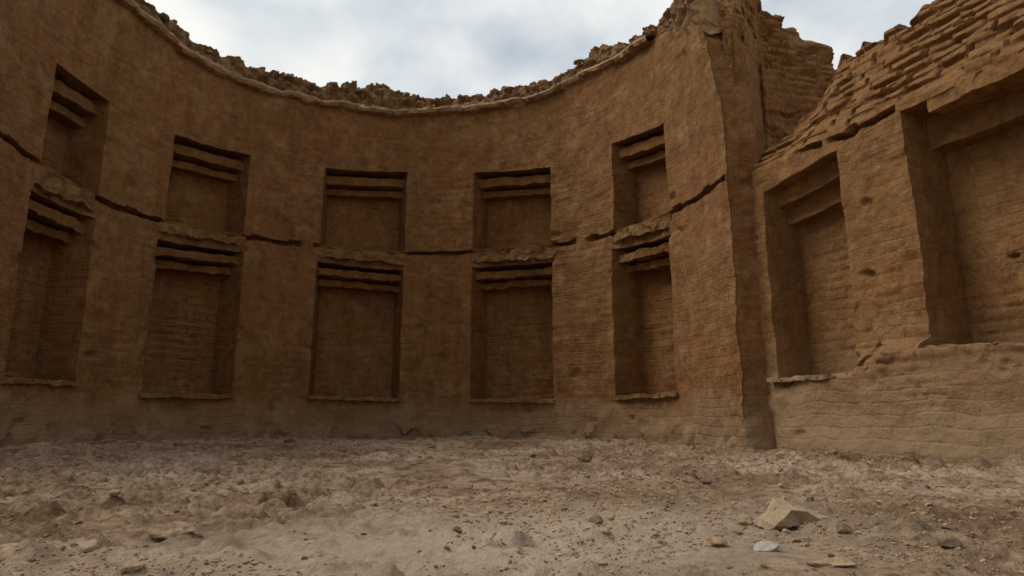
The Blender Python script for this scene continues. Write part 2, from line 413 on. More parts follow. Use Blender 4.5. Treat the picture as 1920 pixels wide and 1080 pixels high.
def rough_box(name, corners, mat, parent, origin, h=0.025, amp=0.010, seed=0, droop=0.0, scale=7.0, ragged=0.0, wsc=13.0):
    """a beam between eight corners: [u][d][z] indices, as a closed displaced grid"""
    C = np.array(corners, float).reshape(2, 2, 2, 3)
    def tri(a, b, c):
        a, b, c = a[..., None], b[..., None], c[..., None]
        return ((C[0,0,0]*(1-c)+C[0,0,1]*c)*(1-b)+(C[0,1,0]*(1-c)+C[0,1,1]*c)*b)*(1-a)+((C[1,0,0]*(1-c)+C[1,0,1]*c)*(1-b)+(C[1,1,0]*(1-c)+C[1,1,1]*c)*b)*a
    la = np.linalg.norm(C[1,0,0]-C[0,0,0]); lb = np.linalg.norm(C[0,1,0]-C[0,0,0]); lc = np.linalg.norm(C[0,0,1]-C[0,0,0])
    n = [max(2, int(l / h)) + 1 for l in (la, lb, lc)]
    m = MB()
    for ax in range(3):
        o = [i for i in range(3) if i != ax]
        for side in (0, 1):
            s, t = np.meshgrid(np.linspace(0, 1, n[o[0]]), np.linspace(0, 1, n[o[1]]), indexing='ij')
            q = [None] * 3; q[ax] = np.full_like(s, side); q[o[0]] = s; q[o[1]] = t
            P = tri(*q)
            v = np.stack([fbm(P, scale, 4, seed + k) for k in range(3)], -1)
            if ragged:
                w, c = worley(P, wsc, seed + 20)
                v = v + ragged * np.stack([c - .5, c - .5, (c - .5)], -1)
            P = P + amp * v
            m.grid(to_local(P, origin), np.stack([s * la, t * lc], -1), flip=(side == 1) ^ (ax == 1))
    return link(name, m.mesh(name, 35), mat, parent)

SPL = 0.07
for hi, (r0, r1, c0, c1, kind, mid) in enumerate(holes):
    Lf, Rf = G[r0:r1 + 1, c0], G[r0:r1 + 1, c1]
    Tf, Bf = G[r1, c0:c1 + 1], G[r0, c0:c1 + 1]
    m_ = math.radians(mid); ax = np.array([math.sin(m_), math.cos(m_), 0]); tx = np.array([math.cos(m_), -math.sin(m_), 0])
    depth = (0.40 if kind == 'upper' else 0.43)
    if abs(mid) > 80: depth = 0.42
    # recessed back: flat, squared to the niche's own axis, a little narrower than the opening
    pl = B[r0, c0]; pr = B[r0, c1]
    base_d = max(np.dot(pl[:2] - [CX, CY], ax[:2]), np.dot(pr[:2] - [CX, CY], ax[:2])) + depth
    hl = np.dot(pl[:2] - [CX, CY], tx[:2]) + SPL; hr = np.dot(pr[:2] - [CX, CY], tx[:2]) - SPL
    nu, nz = c1 - c0 + 1, r1 - r0 + 1
    s = np.linspace(hl, hr, nu)[None, :].repeat(nz, 0)
    z = Zg[r0:r1 + 1, c0:c1 + 1]
    P = np.stack([CX + ax[0] * base_d + tx[0] * s, CY + ax[1] * base_d + tx[1] * s, z + EYE], -1)
    q = P3(s + 3.7 * hi, z, 1.0)
    j, st = brickwork(s + 1.7 * hi, z, 100 + hi)
    e = sstep(-0.35, 0.15, fbm(q, 1.1, 4, 70 + hi)) * (1.0 if kind == 'lower' else 0.55)
    edge = np.minimum(np.minimum(s - hl, hr - s), 0.06) / 0.06
    d = 0.02 * fbm(q, 1.4, 4, 75) + e * (0.018 * j + 0.009 * st) * np.clip(edge, 0, 1)
    P = P - ax * d[..., None]
    uvb = np.stack([s + 3.0, z], -1)
    part = niche_mesh('niche', Lf, Rf, Tf, Bf, P[:, 0], P[:, -1], P[-1], P[0], P, uvb, 14, M_niche, CURVED, CINV, 300 + hi)
    # stepped lintels of rammed mud over rotten poles
    zt0, zt1 = Zg[r1, c0], Zg[r1, c1]
    tops = [(0.13, 0.075, 0.205), (0.24, 0.25, 0.345)]
    if kind == 'lower': tops = [(0.10, 0.07, 0.175), (0.22, 0.215, 0.305)]
    for k, (dd, a0, a1) in enumerate(tops):
        cs = []
        for side, (uc, zt, pt) in enumerate(((c0, zt0, pl), (c1, zt1, pr))):
            t = (-0.05 if side == 0 else 0.05)
            for de in (dd, depth + 0.12):
                f = 0.5 * (np.dot(pl[:2] - [CX, CY], ax[:2]) + np.dot(pr[:2] - [CX, CY], ax[:2])) + de
                hh = np.dot(pt[:2] - [CX, CY], tx[:2]) + t
                for zz in (zt - a1, zt - a0):
                    cs.append([CX + ax[0] * f + tx[0] * hh, CY + ax[1] * f + tx[1] * hh, zz + EYE])
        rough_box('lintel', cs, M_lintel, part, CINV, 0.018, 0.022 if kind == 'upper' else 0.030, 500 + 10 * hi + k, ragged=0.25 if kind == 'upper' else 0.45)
    if kind == 'lower':                       # worn sill of pale mud
        cs = []
        for side, (pt, t) in enumerate(((pl, -0.02), (pr, 0.02))):
            zz0 = Zg[r0, c0 if side == 0 else c1]
            for de in (-0.02 - 0.012 * ((hi * 7) % 3), 0.36):
                f = np.dot(pt[:2] - [CX, CY], ax[:2]) + de
                hh = np.dot(pt[:2] - [CX, CY], tx[:2]) + t
                for zz in (zz0 - 0.035, zz0 + 0.012):
                    cs.append([CX + ax[0] * f + tx[0] * hh, CY + ax[1] * f + tx[1] * hh, zz + EYE])
        rough_box('sill', cs, M_sill, part, CINV, 0.018, 0.022, 700 + hi, ragged=0.45)
        # broken ledge of crumbling mud over the niche, under the rotten timber ring
        cs = []
        for side, (pt, t, c_) in enumerate(((pl, -0.05, c0), (pr, 0.03, c1))):
            for de in (0.004, 0.12):
                f = np.dot(pt[:2] - [CX, CY], ax[:2]) + de
                hh = np.dot(pt[:2] - [CX, CY], tx[:2]) + t
                for zz in (Zg[r1, c_] + 0.06 + 0.02 * ((hi * 5) % 3), Zg[key[3], c_] + 0.035):
                    cs.append([CX + ax[0] * f + tx[0] * hh, CY + ax[1] * f + tx[1] * hh, zz + EYE])
        rough_box('ledge', cs, M_sill, part, CINV, 0.014, 0.040, 760 + hi, ragged=0.45, scale=8.0, wsc=8.0)

# pale mud lip that caps the plaster
def sweep(name, us, prof, zfun, mat, parent, origin, amp, seed, ends=True, scale=6.0, worl=0.0, gap=None, uv0=0):
    """prof: list of (outward offset, dz) closed loop"""
    prof = np.array(prof, float)
    x, y, nx, ny = cpath(us)
    z0 = zfun(us)
    P = np.zeros((len(prof) + 1, len(us), 3))
    for k in range(len(prof) + 1):
        o, dz = prof[k % len(prof)]
        if gap is not None: o2 = o * 1.0; 
        b, n = curved_base(us, z0 + dz * (1 if gap is None else gap(us)))
        P[k] = b + n * o
    Q = P[:-1]
    v = np.stack([fbm(Q, scale, 4, seed + k) for k in range(3)], -1)
    if worl:
        w, c = worley(Q, 8.0, seed + 9); v = v + worl * np.stack([c - .5, c - .5, c - .5], -1)
    Q = Q + amp * v
    P = np.concatenate([Q, Q[:1]], 0)
    m = MB()
    m.grid(to_local(P, origin), np.stack([np.repeat(us[None, :], len(P), 0), P[..., 2]], -1), flip=True)
    return link(name, m.mesh(name, 35), mat, parent)
us = spaced([u_of(-126), u_of(64)], 0.02)
def lip_z(u): return Zrim(th_of(u)) + 0.035 * fbm(P3(u, u * 0), 1.6, 4, 15)
sweep('coping', us, [(-0.055, -0.045), (-0.080, -0.005), (-0.065, 0.035), (0.0, 0.055), (0.2, 0.06), (0.4, 0.06), (0.4, -0.06), (0.02, -0.06), (-0.02, -0.055)], lip_z, M_pale, CURVED, CINV, 0.042, 800, worl=0.8, scale=4.0)

# crumbled crest standing on the wall behind the lip
sky = [(-130, .30), (-73, .30), (-66, .30), (-60, .31), (-55, .24), (-48, .30), (-42, .28), (-35, .30), (-28, .30), (-24, .36), (-20, .42), (-14, .44), (-9, .38), (-5, .36), (0, .28), (8, .26), (14, .27), (20, .28), (26, .29), (31, .27), (38, .29), (42, .36), (46, .36), (52, .26), (60, .24), (66, .30), (74, .42), (82, .5), (88, .46), (130, .4)]
Zsky = crv(sky)
us = spaced([u_of(-128), u_of(87)], 0.02)
ncr = 26
offs = np.concatenate([np.linspace(0.06, 0.22, 14), np.linspace(0.33, 0.62, 10), [0.62, 0.62]])
hf = np.concatenate([np.linspace(-0.05, 1.0, 14), np.linspace(0.98, 0.72, 10), [0.4, -0.3]])
P = np.zeros((ncr, len(us), 3))
for k in range(ncr):
    w, c = worley(P3(us, us * 0, 2.0), 5.0, 850)
    top = (Zsky(th_of(us)) + 0.11) * (0.92 + 0.14 * c)  + 0.06 * fbm(P3(us, us * 0), 2.5, 4, 17)
    b, n = curved_base(us, Zrim(th_of(us)) + hf[k] * np.maximum(top, 0.05))
    P[k] = b + n * offs[k]
w, c = worley(P * np.array([1, 1, 1.35]), 7.0, 860)
w2, c2 = worley(P, 15.0, 870)
v = np.stack([fbm(P, 6, 4, 880 + k) for k in range(3)], -1)
nn = np.stack([cpath(us)[2], cpath(us)[3], np.full_like(us, -0.35)], -1)[None]
P = P + 0.03 * v - nn * ((0.10 * (c - 0.5) + 0.06 * (0.5 - w) + 0.04 * (c2 - .5))[..., None])
nose = np.sqrt(np.clip(1 - (np.clip(th_of(us) - 79, 0, None) / 8.02) ** 2, 0, 1))[None, :, None]
b, n = curved_base(us, Zrim(th_of(us)) - 0.06)
cen = (b + n * 0.30)[None]
P = cen + (P - cen) * (0.02 + 0.98 * nose)
m = MB(); m.grid(to_local(P, CINV), np.stack([np.repeat(us[None, :], ncr, 0), P[..., 2]], -1), flip=False)
link('crest', m.mesh('crest', 30), M_crest, CURVED)
CREST = P[9:16].max(0)[:, 2]; CREST_U = us.copy()

# ================================================================== STRAIGHT WALL ON THE RIGHT
S0 = np.array([2.43, 6.33]); SD = np.array([0.431, -0.902]); SD /= np.linalg.norm(SD); SN = np.array([-SD[1], SD[0]])
STR = thing('straight_wall', 'straight eroded brick wall on the right with two deep niches and ragged sloping courses above', 'wall', (S0[0], S0[1], 0))
SINV = STR.location
s_top = crv([(-0.5, 2.70), (0.0, 2.70), (0.25, 2.85), (0.45, 3.08), (0.60, 3.30), (0.75, 3.44), (1.05, 3.44), (1.35, 3.40), (1.8, 3.46), (2.2, 3.50), (3, 3.5), (6, 3.6)])
s_crk = crv([(-0.5, 2.51), (0, 2.51), (0.53, 2.50), (1.21, 2.46), (1.7, 2.51), (6, 2.5)])
s_sil = crv([(-0.5, .36), (0, .38), (1.0, .37), (1.25, .50), (1.53, .54), (2.3, .48), (6, .48)])
R1 = (0.17, 1.03); R2 = (1.64, 2.62)
s_lt = crv([(-0.5, 2.22), (0.0, 2.23), (0.21, 2.25), (1.05, 2.36), (1.3, 2.40), (1.62, 2.45), (2.62, 2.45), (6, 2.45)])
def str_base(s, z):
    up = np.clip(z - 2.52, 0, None)
    lean = np.interp(s, [0, 0.55, 0.9, 1.3, 6], [0.95, 0.80, 0.42, 0.40, 0.40])
    off = up * lean
    # worn plinth standing forward under the niches
    pl = (1 - sstep(0.34, 0.47, z - 0.15 * sstep(0.95, 1.2, s) + 0.10 * fbm(P3(s, z, 2.2), 2.6, 3, 299))) * np.interp(s, [0.05, 0.20, 0.9, 1.2, 1.6, 6], [0.0, 0.08, 0.11, 0.19, 0.17, 0.17])
    pl = pl + 0.10 * (1 - sstep(-0.32, 0.15, z)) * sstep(0.1, 0.6, s)
    off = off - pl
    x = S0[0] + SD[0] * s + SN[0] * off; y = S0[1] + SD[1] * s + SN[1] * off
    return np.stack([x, y, z + EYE], -1)
def str_disp(s, z):
    p = P3(s, z, 7.7)
    upper = sstep(2.50, 2.60, z)
    low = 1 - sstep(0.30, 0.62, z)
    d = 0.03 * fbm(p, 1.1, 3, 201) + 0.014 * fbm(p, 7, 4, 205) + low * 0.045 * fbm(p, 3.4, 5, 207)
    e = sstep(-0.25, 0.25, fbm(p, 1.2, 4, 211) + 0.6 * upper - 0.45 * low)
    j, st = brickwork(s, z, 221, 0.090, 0.25, 1.0, 0.016)
    d = d + e * (j * (0.010 + 0.036 * upper) + st * (0.008 + 0.018 * upper))
    w, c = worley(p * np.array([1, 1, 1.5]), 4.0, 240)
    d = d - (0.008 + 0.030 * upper) * (c - 0.45) * sstep(0.85, 0.35, w) * sstep(0.15, 0.45, np.abs(fbm(p, 1.5, 2, 244)) + 0.35 * upper)
    # cavities
    w2, c2 = worley(p * np.array([1, 1, 1.8]), 3.4, 260)
    d = d - (0.018 - 0.008 * upper + 0.03 * (z < 2.3) * (z > 0.75)) * sstep(0.30, 0.12, w2 + 0.22 * fbm(p, 9, 3, 262)) * (c2 > 0.70)
    # slot of the rotten timber ring
    zc = s_crk(s)
    ins = (z > zc - 0.034 + 0.014 * vnoise(P3(s * 7, z * 0), 5)) & (z < zc + 0.022 + 0.016 * vnoise(P3(s * 6, z * 0), 6))
    brk = fbm(P3(s, z * 0, 4.0), 2.1, 3, 270)
    d = d - 0.14 * ins * (s < 1.60) * sstep(-0.20, 0.0, brk + 0.4 * sstep(1.08, 1.15, s) - 0.35 * (1 - sstep(0.9, 1.1, s)))
    # the deeper hole left of the second niche
    d = d - 0.16 * np.exp(-(((s - 1.20) / 0.05) ** 2 + ((z - 2.47) / 0.045) ** 2) ** 2)
    # broken edge above the second niche
    rg = sstep(1.60, 1.75, s) * sstep(-0.05, 0.05, z - 2.45) * (1 - sstep(0.25, 0.45, z - 2.45))
    w3, c3 = worley(p, 5.0, 280)
    d = d + rg * 0.05 * (0.55 - w3)
    # debris patch between the niches at sill level
    pt = np.exp(-(((s - 1.22) / 0.30) ** 2 + ((z - 0.50) / 0.13) ** 2))
    wq, cq = worley(p * np.array([1, 1, 1.5]), 9.0, 284)
    d = d + pt * (0.09 * (0.7 - wq) + 0.05 * (cq - 0.4))
    pt2 = np.exp(-(((s - 2.15) / 0.22) ** 2 + ((z - 0.38) / 0.12) ** 2))
    d = d - pt2 * 0.02 * sstep(0.5, 0.1, wq + 0.25 * fbm(p, 8, 3, 285))
    return d
S = spaced([-0.30, R1[0], R1[1], R2[0], R2[1]], 0.0125)
S = np.concatenate([S, spaced([R2[1], 6.2], 0.035)[1:]])
sl = [lambda s: np.full_like(s, -0.60), s_sil, s_lt, lambda s: np.maximum(s_crk(s) - 0.05, s_lt(s) + 0.012), lambda s: s_crk(s) + 0.035, s_top]
ssub = [76, 150, 6, 7, 84]
rows = []
for k in range(len(sl) - 1):
    a, b = sl[k](S), sl[k + 1](S)
    for i in range(ssub[k]): rows.append(a + (b - a) * i / ssub[k])
topz = sl[-1](S) + 0.0
rows.append(topz)
Zg2 = np.array(rows); Sg = np.repeat(S[None], len(rows), 0)
kf = (np.arange(len(rows)) - (len(rows) - 1 - 84)) / 84.0
w, c = worley(P3(S, S * 0, 5.0), 5.5, 290)
tb = (0.12 * (c - 0.5) + 0.05 * fbm(P3(S, S * 0), 6, 3, 291))
Zg2 = Zg2 + np.clip(kf, 0, 1)[:, None] ** 2 * tb[None]
B2 = str_base(Sg, Zg2); N2 = np.zeros_like(B2); N2[..., 0] = SN[0]; N2[..., 1] = SN[1]
D2 = str_disp(Sg, Zg2)
G2 = disp_apply(B2, N2, D2, 0.012, 190)
skey = np.cumsum([0] + ssub)
mask = np.ones((Zg2.shape[0] - 1, Zg2.shape[1] - 1), bool)
scol = lambda s: int(np.argmin(np.abs(S - s)))
h2 = []
for (a, b), r1 in ((R1, skey[2]), (R2, skey[2])):
    c0, c1 = scol(a), scol(b); mask[skey[1]:r1, c0:c1] = False; h2.append((skey[1], r1, c0, c1))
mb = MB(); mb.grid(to_local(G2, SINV), np.stack([Sg, Zg2], -1), mask, flip=False)
T = [G2[-1]]
for k, off in enumerate((0.10, 0.25, 0.45, 0.45)):
    q = G2[-1] + np.array([SN[0], SN[1], 0]) * off
    q[:, 2] = G2[-1][:, 2] + 0.05 * fbm(P3(S, S * 0 + k), 4, 3, 295) - 0.03 * k if k < 3 else -0.3
    T.append(q)
T = np.stack(T); mb.grid(to_local(T, SINV), np.stack([np.repeat(S[None], 5, 0), T[..., 2]], -1))
link('facade', mb.mesh('wall_facade', 38), M_right, STR)
for hi, (r0, r1, c0, c1) in enumerate(h2):
    Lf, Rf = G2[r0:r1 + 1, c0], G2[r0:r1 + 1, c1]; Tf, Bf = G2[r1, c0:c1 + 1], G2[r0, c0:c1 + 1]
    depth = (0.42, 0.44)[hi]
    nz, nu = r1 - r0 + 1, c1 - c0 + 1
    s = np.linspace(S[c0] + 0.05, S[c1] - 0.05, nu)[None].repeat(nz, 0); z = Zg2[r0:r1 + 1, c0:c1 + 1]
    P = np.stack([S0[0] + SD[0] * s + SN[0] * depth, S0[1] + SD[1] * s + SN[1] * depth, z + EYE], -1)
    j, st = brickwork(s, z, 400 + hi, 0.092, 0.26, 0.6, 0.018)
    q = P3(s, z, 5.0 + hi)
    e = sstep(-0.35, 0.15, fbm(q, 1.3, 4, 410))
    w2, c2 = worley(q * np.array([1, 1, 1.8]), 3.0, 412)
    d = 0.03 * fbm(q, 1.4, 4, 411) + 0.012 * fbm(q, 8, 3, 414) + e * (0.012 * j + 0.007 * st) - 0.05 * sstep(0.2, 0.08, w2) * (c2 > 0.7)
    ed = np.minimum(np.minimum(s - s[0, 0], s[0, -1] - s), 0.05) / 0.05
    d = d * np.clip(ed, 0, 1)
    P = P - np.array([SN[0], SN[1], 0]) * d[..., None]
    part = niche_mesh('niche', Lf, Rf, Tf, Bf, P[:, 0], P[:, -1], P[-1], P[0], P, np.stack([s, z], -1), 26, M_right, STR, SINV, 420 + 5 * hi)
    zt0, zt1 = Zg2[r1, c0], Zg2[r1, c1]
    tops = ([(0.17, 0.07, 0.16), (0.30, 0.20, 0.33)], [(0.27, 0.14, 0.30)])[hi]
    for k, (dd, a0, a1) in enumerate(tops):
        cs = []
        for side, (ss, zt) in enumerate(((S[c0] - 0.04, zt0), (S[c1] + 0.04, zt1))):
            for de in (dd, depth + 0.12):
                for zz in (zt - a1, zt + 0.03):
                    cs.append([S0[0] + SD[0] * ss + SN[0] * de, S0[1] + SD[1] * ss + SN[1] * de, zz + EYE])
        rough_box('lintel', cs, M_right, part, SINV, 0.018, 0.02, 600 + hi)
    cs = []
    for side, ss in enumerate((S[c0] - 0.02, S[c1] + 0.02)):
        zz0 = Zg2[r0, c0 if side == 0 else c1]
        for de in (-0.115, depth - 0.03):
            for zz in (zz0 - 0.025, zz0 + 0.012):
                cs.append([S0[0] + SD[0] * ss + SN[0] * de, S0[1] + SD[1] * ss + SN[1] * de, zz + EYE])
    rough_box('sill', cs, M_pale, part, SINV, 0.016, 0.02, 640 + hi, ragged=0.7)
    if hi == 1:                              # lump of broken mud hanging in the head of the second niche
        cs = []
        for side, ss in enumerate((S[c0] + 0.22, S[c1] - 0.05)):
            for de in (-0.02, depth):
                for zz in (zt0 - 0.10, zt0 + 0.05):
                    cs.append([S0[0] + SD[0] * ss + SN[0] * de, S0[1] + SD[1] * ss + SN[1] * de, zz + EYE])
        rough_box('broken_lintel', cs, M_right, part, SINV, 0.014, 0.034, 670, ragged=0.5, scale=5.0, wsc=6.0)

# ================================================================== RUINED PIER BEHIND THE CORNER
TOW = thing('ruined_pier', 'rounded stump of a broken brick pier rising behind the corner of the curved wall', 'ruin', (2.9, 7.3, 0))
TINV = TOW.location
tp = np.array([(2.30, 6.37), (2.42, 6.36), (2.58, 6.45), (2.70, 6.62), (2.90, 6.78), (3.2, 6.86), (3.50, 6.90), (3.92, 6.98), (4.10, 7.2), (4.10, 8.0), (3.3, 8.4), (2.7, 8.3), (2.60, 7.6), (2.46, 6.9), (2.30, 6.37)])
seg = np.concatenate([[0], np.cumsum(np.linalg.norm(np.diff(tp, axis=0), axis=1))])
tu = spaced(list(seg), 0.02)
px, py = np.interp(tu, seg, tp[:, 0]), np.interp(tu, seg, tp[:, 1])
ztop = np.interp(px, [2.1, 2.25, 2.5, 2.9, 3.2, 3.45, 3.60, 3.64, 3.85, 3.98, 4.10], [4.70, 4.80, 4.90, 4.92, 4.80, 4.70, 4.62, 4.50, 4.48, 4.36, 4.0])
nr = 190
f = np.linspace(0, 1, nr)
zz = 0.9 + (ztop[None] - 0.9) * f[:, None]
ctr = np.array([3.1, 7.4])
# shoulders: the mass rounds off towards its top
rd = 1 - 0.30 * sstep(0.80, 1.0, f)[:, None] ** 1.5
X = ctr[0] + (px[None] - ctr[0]) * (1 - (1 - rd) * 0.5); Y = ctr[1] + (py[None] - ctr[1]) * rd
P = np.stack([X, Y, zz + EYE], -1)
tg = np.repeat(tu[None], nr, 0)
p = P3(tg, zz, 9.0)
j, st = brickwork(tg, zz, 900, 0.092, 0.26, 0.8, 0.02)
w, c = worley(P * np.array([1, 1, 1.6]), 4.5, 910)
topf = sstep(0.72, 0.92, f)[:, None]
d = 0.05 * fbm(p, 1.3, 3, 901) + 0.02 * fbm(p, 6, 4, 904) + (0.022 + 0.02 * topf) * j + 0.008 * st + (0.04 + 0.08 * topf) * (c - 0.5)
# a shallow upright cut in the brickwork
d = d - 0.10 * np.exp(-((X - 2.78) / 0.05) ** 2) * sstep(2.4, 2.8, zz) * (1 - sstep(3.95, 4.1, zz))
dirx = (X - ctr[0]); diry = (Y - ctr[1]); ln = np.sqrt(dirx ** 2 + diry ** 2) + 1e-6
P[..., 0] += dirx / ln * d; P[..., 1] += diry / ln * d
P[..., 2] += topf * 0.10 * (c - 0.5)
cap = []
for q in (0.85, 0.6, 0.3, 0.02):
    t = P[-1].copy(); t[:, 0] = ctr[0] + (t[:, 0] - ctr[0]) * q; t[:, 1] = ctr[1] + (t[:, 1] - ctr[1]) * q
    t[:, 2] = t[:, 2] * q + (1 - q) * (4.80 + EYE) + 0.06 * fbm(t, 5, 3, 930); cap.append(t)
P = np.concatenate([P, np.stack(cap)], 0)
m = MB(); m.grid(to_local(P, TINV), np.stack([np.repeat(tu[None], len(P), 0), P[..., 2]], -1))
link('broken_brickwork', m.mesh('broken_brickwork', 38), M_right, TOW)

# ================================================================== GROUND
def axis_lines(a, b, h, ext, grow=1.35, h1=None):
    core = np.linspace(a, b, int((b - a) / h) + 1)
    out = []; st = h; x = 0
    lo = []; x = a; st = h
    while x > -ext: st *= grow; x -= st; lo.append(x)
    hi = []; x = b; st = h if h1 is None else h1
    while x < ext: st *= grow; x += st; hi.append(x)
    return np.array(lo[::-1] + list(core) + hi)
gx = axis_lines(-5.0, 3.7, 0.0135, 900)
ys = [0.85]
while ys[-1] < 9.9: ys.append(ys[-1] + max(0.0075, 0.0062 * ys[-1]))
core = np.array(ys); lo = []; x = core[0]; st = 0.01
while x > -900: st *= 1.35; x -= st; lo.append(x)
hi = []; x = core[-1]; st = 0.06
while x < 900: st *= 1.35; x += st; hi.append(x)
gy = np.array(lo[::-1] + list(core) + hi)
XX, YY = np.meshgrid(gx, gy)
def ground_z(X, Y, fine=True):
    X = np.asarray(X, float); Y = np.asarray(Y, float)
    p = np.stack([X, Y, np.full_like(X, 0.5)], -1)
    rr = np.hypot(X - CX, Y - CY)
    z = 0.05 * sstep(4.0, 9.4, Y) * (1 - sstep(1.0, 2.6, X)) + 0.025 * sstep(-2.5, -4.5, X)
    # dirt banked against the walls
    bk = fbm(p, 1.5, 3, 1070)
    z = z + (0.020 + 0.045 * bk) * sstep(2.75, 3.45, rr) ** 1.5 * sstep(4.0, 6.5, Y)
    sd = (X - S0[0]) * SN[0] + (Y - S0[1]) * SN[1]
    z = z + (0.045 + 0.06 * bk) * sstep(-0.75, -0.05, sd) ** 1.3 * sstep(7.5, 6.0, Y)
    near = np.exp(-((Y - 4) / 9.0) ** 2) * np.exp(-(X / 9.0) ** 2)
    if not fine:
        return z + near * 0.030 * fbm(p, 0.8, 3, 1001)
    z = z + near * (0.030 * fbm(p, 0.8, 3, 1001) + 0.028 * fbm(p, 3.0, 4, 1005))
    calm = 1 - 0.85 * np.exp(-(((X - 0.68) / 0.30) ** 2 + ((Y - 1.60) / 0.26) ** 2) ** 2)
    near = near * calm
    rough = sstep(-0.30, 0.25, fbm(p, 0.9, 3, 1020) + 0.25 * np.abs(X - 0.1) / 1.5 - 0.08)
    w, c = worley(p * np.array([1.0, 1.6, 1.0]), 9.0, 1030)
    w2, c2 = worley(p, 24.0, 1040)
    w4, c4 = worley(p * np.array([1.0, 1.2, 1.0]), 45.0, 1044)
    z = z + near * (0.55 + 0.45 * rough) * 0.016 * (c4 - 0.3) * sstep(0.75, 0.25, w4)
    z = z + near * (0.25 + 0.75 * rough) * (0.078 * (c - 0.45) * sstep(0.75, 0.25, w) + 0.036 * (c2 - 0.4) * sstep(0.7, 0.3, w2))
    z = z + near * (0.008 + 0.016 * rough) * fbm(p, 12, 4, 1050)
    # small pits between the crumbs
    w5, c5 = worley(p * np.array([1.0, 1.5, 1.0]), 14.0, 1066)
    z = z - near * (0.3 + 0.7 * rough) * 0.020 * sstep(0.42, 0.10, w5) * (c5 > 0.45)
    # foot scuffs and pits
    w3, c3 = worley(p * np.array([1.0, 2.0, 1.0]), 3.0, 1060)
    z = z - near * 0.03 * sstep(0.30, 0.08, w3) * (c3 > 0.55)
    return z
ZZ = ground_z(XX, YY)
def gz(x, y):
    i = int(np.clip(np.searchsorted(gx, x) - 1, 0, len(gx) - 2)); j = int(np.clip(np.searchsorted(gy, y) - 1, 0, len(gy) - 2))
    a = (x - gx[i]) / (gx[i + 1] - gx[i]); b = (y - gy[j]) / (gy[j + 1] - gy[j])
    return float((ZZ[j, i] * (1 - a) + ZZ[j, i + 1] * a) * (1 - b) + (ZZ[j + 1, i] * (1 - a) + ZZ[j + 1, i + 1] * a) * b)
m = MB(); m.grid(np.stack([XX, YY, ZZ], -1), np.stack([XX, YY], -1))
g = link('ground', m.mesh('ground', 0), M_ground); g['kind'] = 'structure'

# ================================================================== STONES
import bmesh
def chunk_mesh(name, seed, size=(1, 1, 1), sub=3, cuts=7, rough=0.10, flat=0.0):
    bm = bmesh.new(); bmesh.ops.create_icosphere(bm, subdivisions=sub, radius=0.5)
    r = np.random.default_rng(seed)
    V = np.array([v.co[:] for v in bm.verts])
    for k in range(cuts):
        n = r.normal(size=3); n /= np.linalg.norm(n); dd = r.uniform(0.24, 0.40)
        t = V @ n - dd
        V = V - np.where(t > 0, t, 0)[:, None] * n[None] * 0.92
    V = V * (1 + rough * fbm(V + seed * 3.1, 4.0, 3, seed)[:, None])
    V = V / (V.max(0) - V.min(0)) * np.array(size)
    V[:, 2] -= V[:, 2].min() 
    for v, c in zip(bm.verts, V): v.co = c
    me = bpy.data.meshes.new(name); bm.to_mesh(me); bm.free()
    me.polygons.foreach_set('use_smooth', np.full(len(me.polygons), True)); me.set_sharp_from_angle(angle=math.radians(32))
    return me
F = 1219.0; PITCH = math.atan(250 / F)
def px_ground(x, y, zc=0.03):
    """the floor point under a pixel of the photograph"""
    u, v = (x - 960) / F, (540 - y) / F
    cy, sy = math.cos(PITCH), math.sin(PITCH)
    d = np.array([u, cy - v * sy, sy + v * cy])
    z = zc
    for k in range(6):
        t = (z - EYE) / d[2]; P = d * t; z = gz(P[0], P[1])
    return P[0], P[1], z
def stone(name, cat, label, px, py, size, mat, seed, rz=0.0, rx=0.0, ry=0.0, sink=0.2, cuts=7, rough=0.10, sub=4, group=None):
    x, y, z = px_ground(px, py)
    o = link(name, chunk_mesh(name, seed, size, sub, cuts, rough), mat)
    o.location = (x, y, z - sink * size[2]); o.rotation_euler = (rx, ry, rz)
    return tag(o, label, cat, group)
# the pale wedge: an outline with its own thickness, tilted and roughened
def wedge(px, py):
    x, y, z = px_ground(px, py)
    out = np.array([(-0.120, 0.0), (-0.115, 0.03), (-0.075, 0.056), (-0.040, 0.094), (-0.005, 0.086), (0.02, 0.062), (0.075, 0.050), (0.128, 0.028), (0.134, 0.008), (0.06, 0.004), (0.0, 0.022), (-0.06, 0.018)])
    bm = bmesh.new(); n = len(out)
    A = [bm.verts.new((a, -0.045 - 0.015 * math.sin(i * 1.7), b * 0.66)) for i, (a, b) in enumerate(out)]
    Bv = [bm.verts.new((a * 0.85, 0.085 + 0.02 * math.cos(i * 2.1), b * 0.74 + 0.010)) for i, (a, b) in enumerate(out)]
    bm.faces.new(A); bm.faces.new(Bv[::-1])
    for i in range(n): bm.faces.new((A[i], Bv[i], Bv[(i + 1) % n], A[(i + 1) % n]))
    bmesh.ops.recalc_face_normals(bm, faces=bm.faces)
    bmesh.ops.triangulate(bm, faces=bm.faces)
    for k in range(4): bmesh.ops.subdivide_edges(bm, edges=[e for e in bm.edges if e.calc_length() > 0.012], cuts=1)
    V = np.array([v.co[:] for v in bm.verts])
    V = V + 0.014 * np.stack([fbm(V, 16, 5, 1200 + k) for k in range(3)], -1)
    for v, c in zip(bm.verts, V): v.co = c
    me = bpy.data.meshes.new('stone_slab'); bm.to_mesh(me); bm.free()
    me.polygons.foreach_set('use_smooth', np.full(len(me.polygons), True)); me.set_sharp_from_angle(angle=math.radians(40))
    o = link('stone_slab', me, M_slab); o.location = (x + 0.02, y, z - 0.002); o.rotation_euler = (0, -0.02, 0.10)
    return tag(o, 'largest pale wedge shaped slab lying tilted on the dusty ground', 'stone')
wedge(1490, 992)
S_ = stone
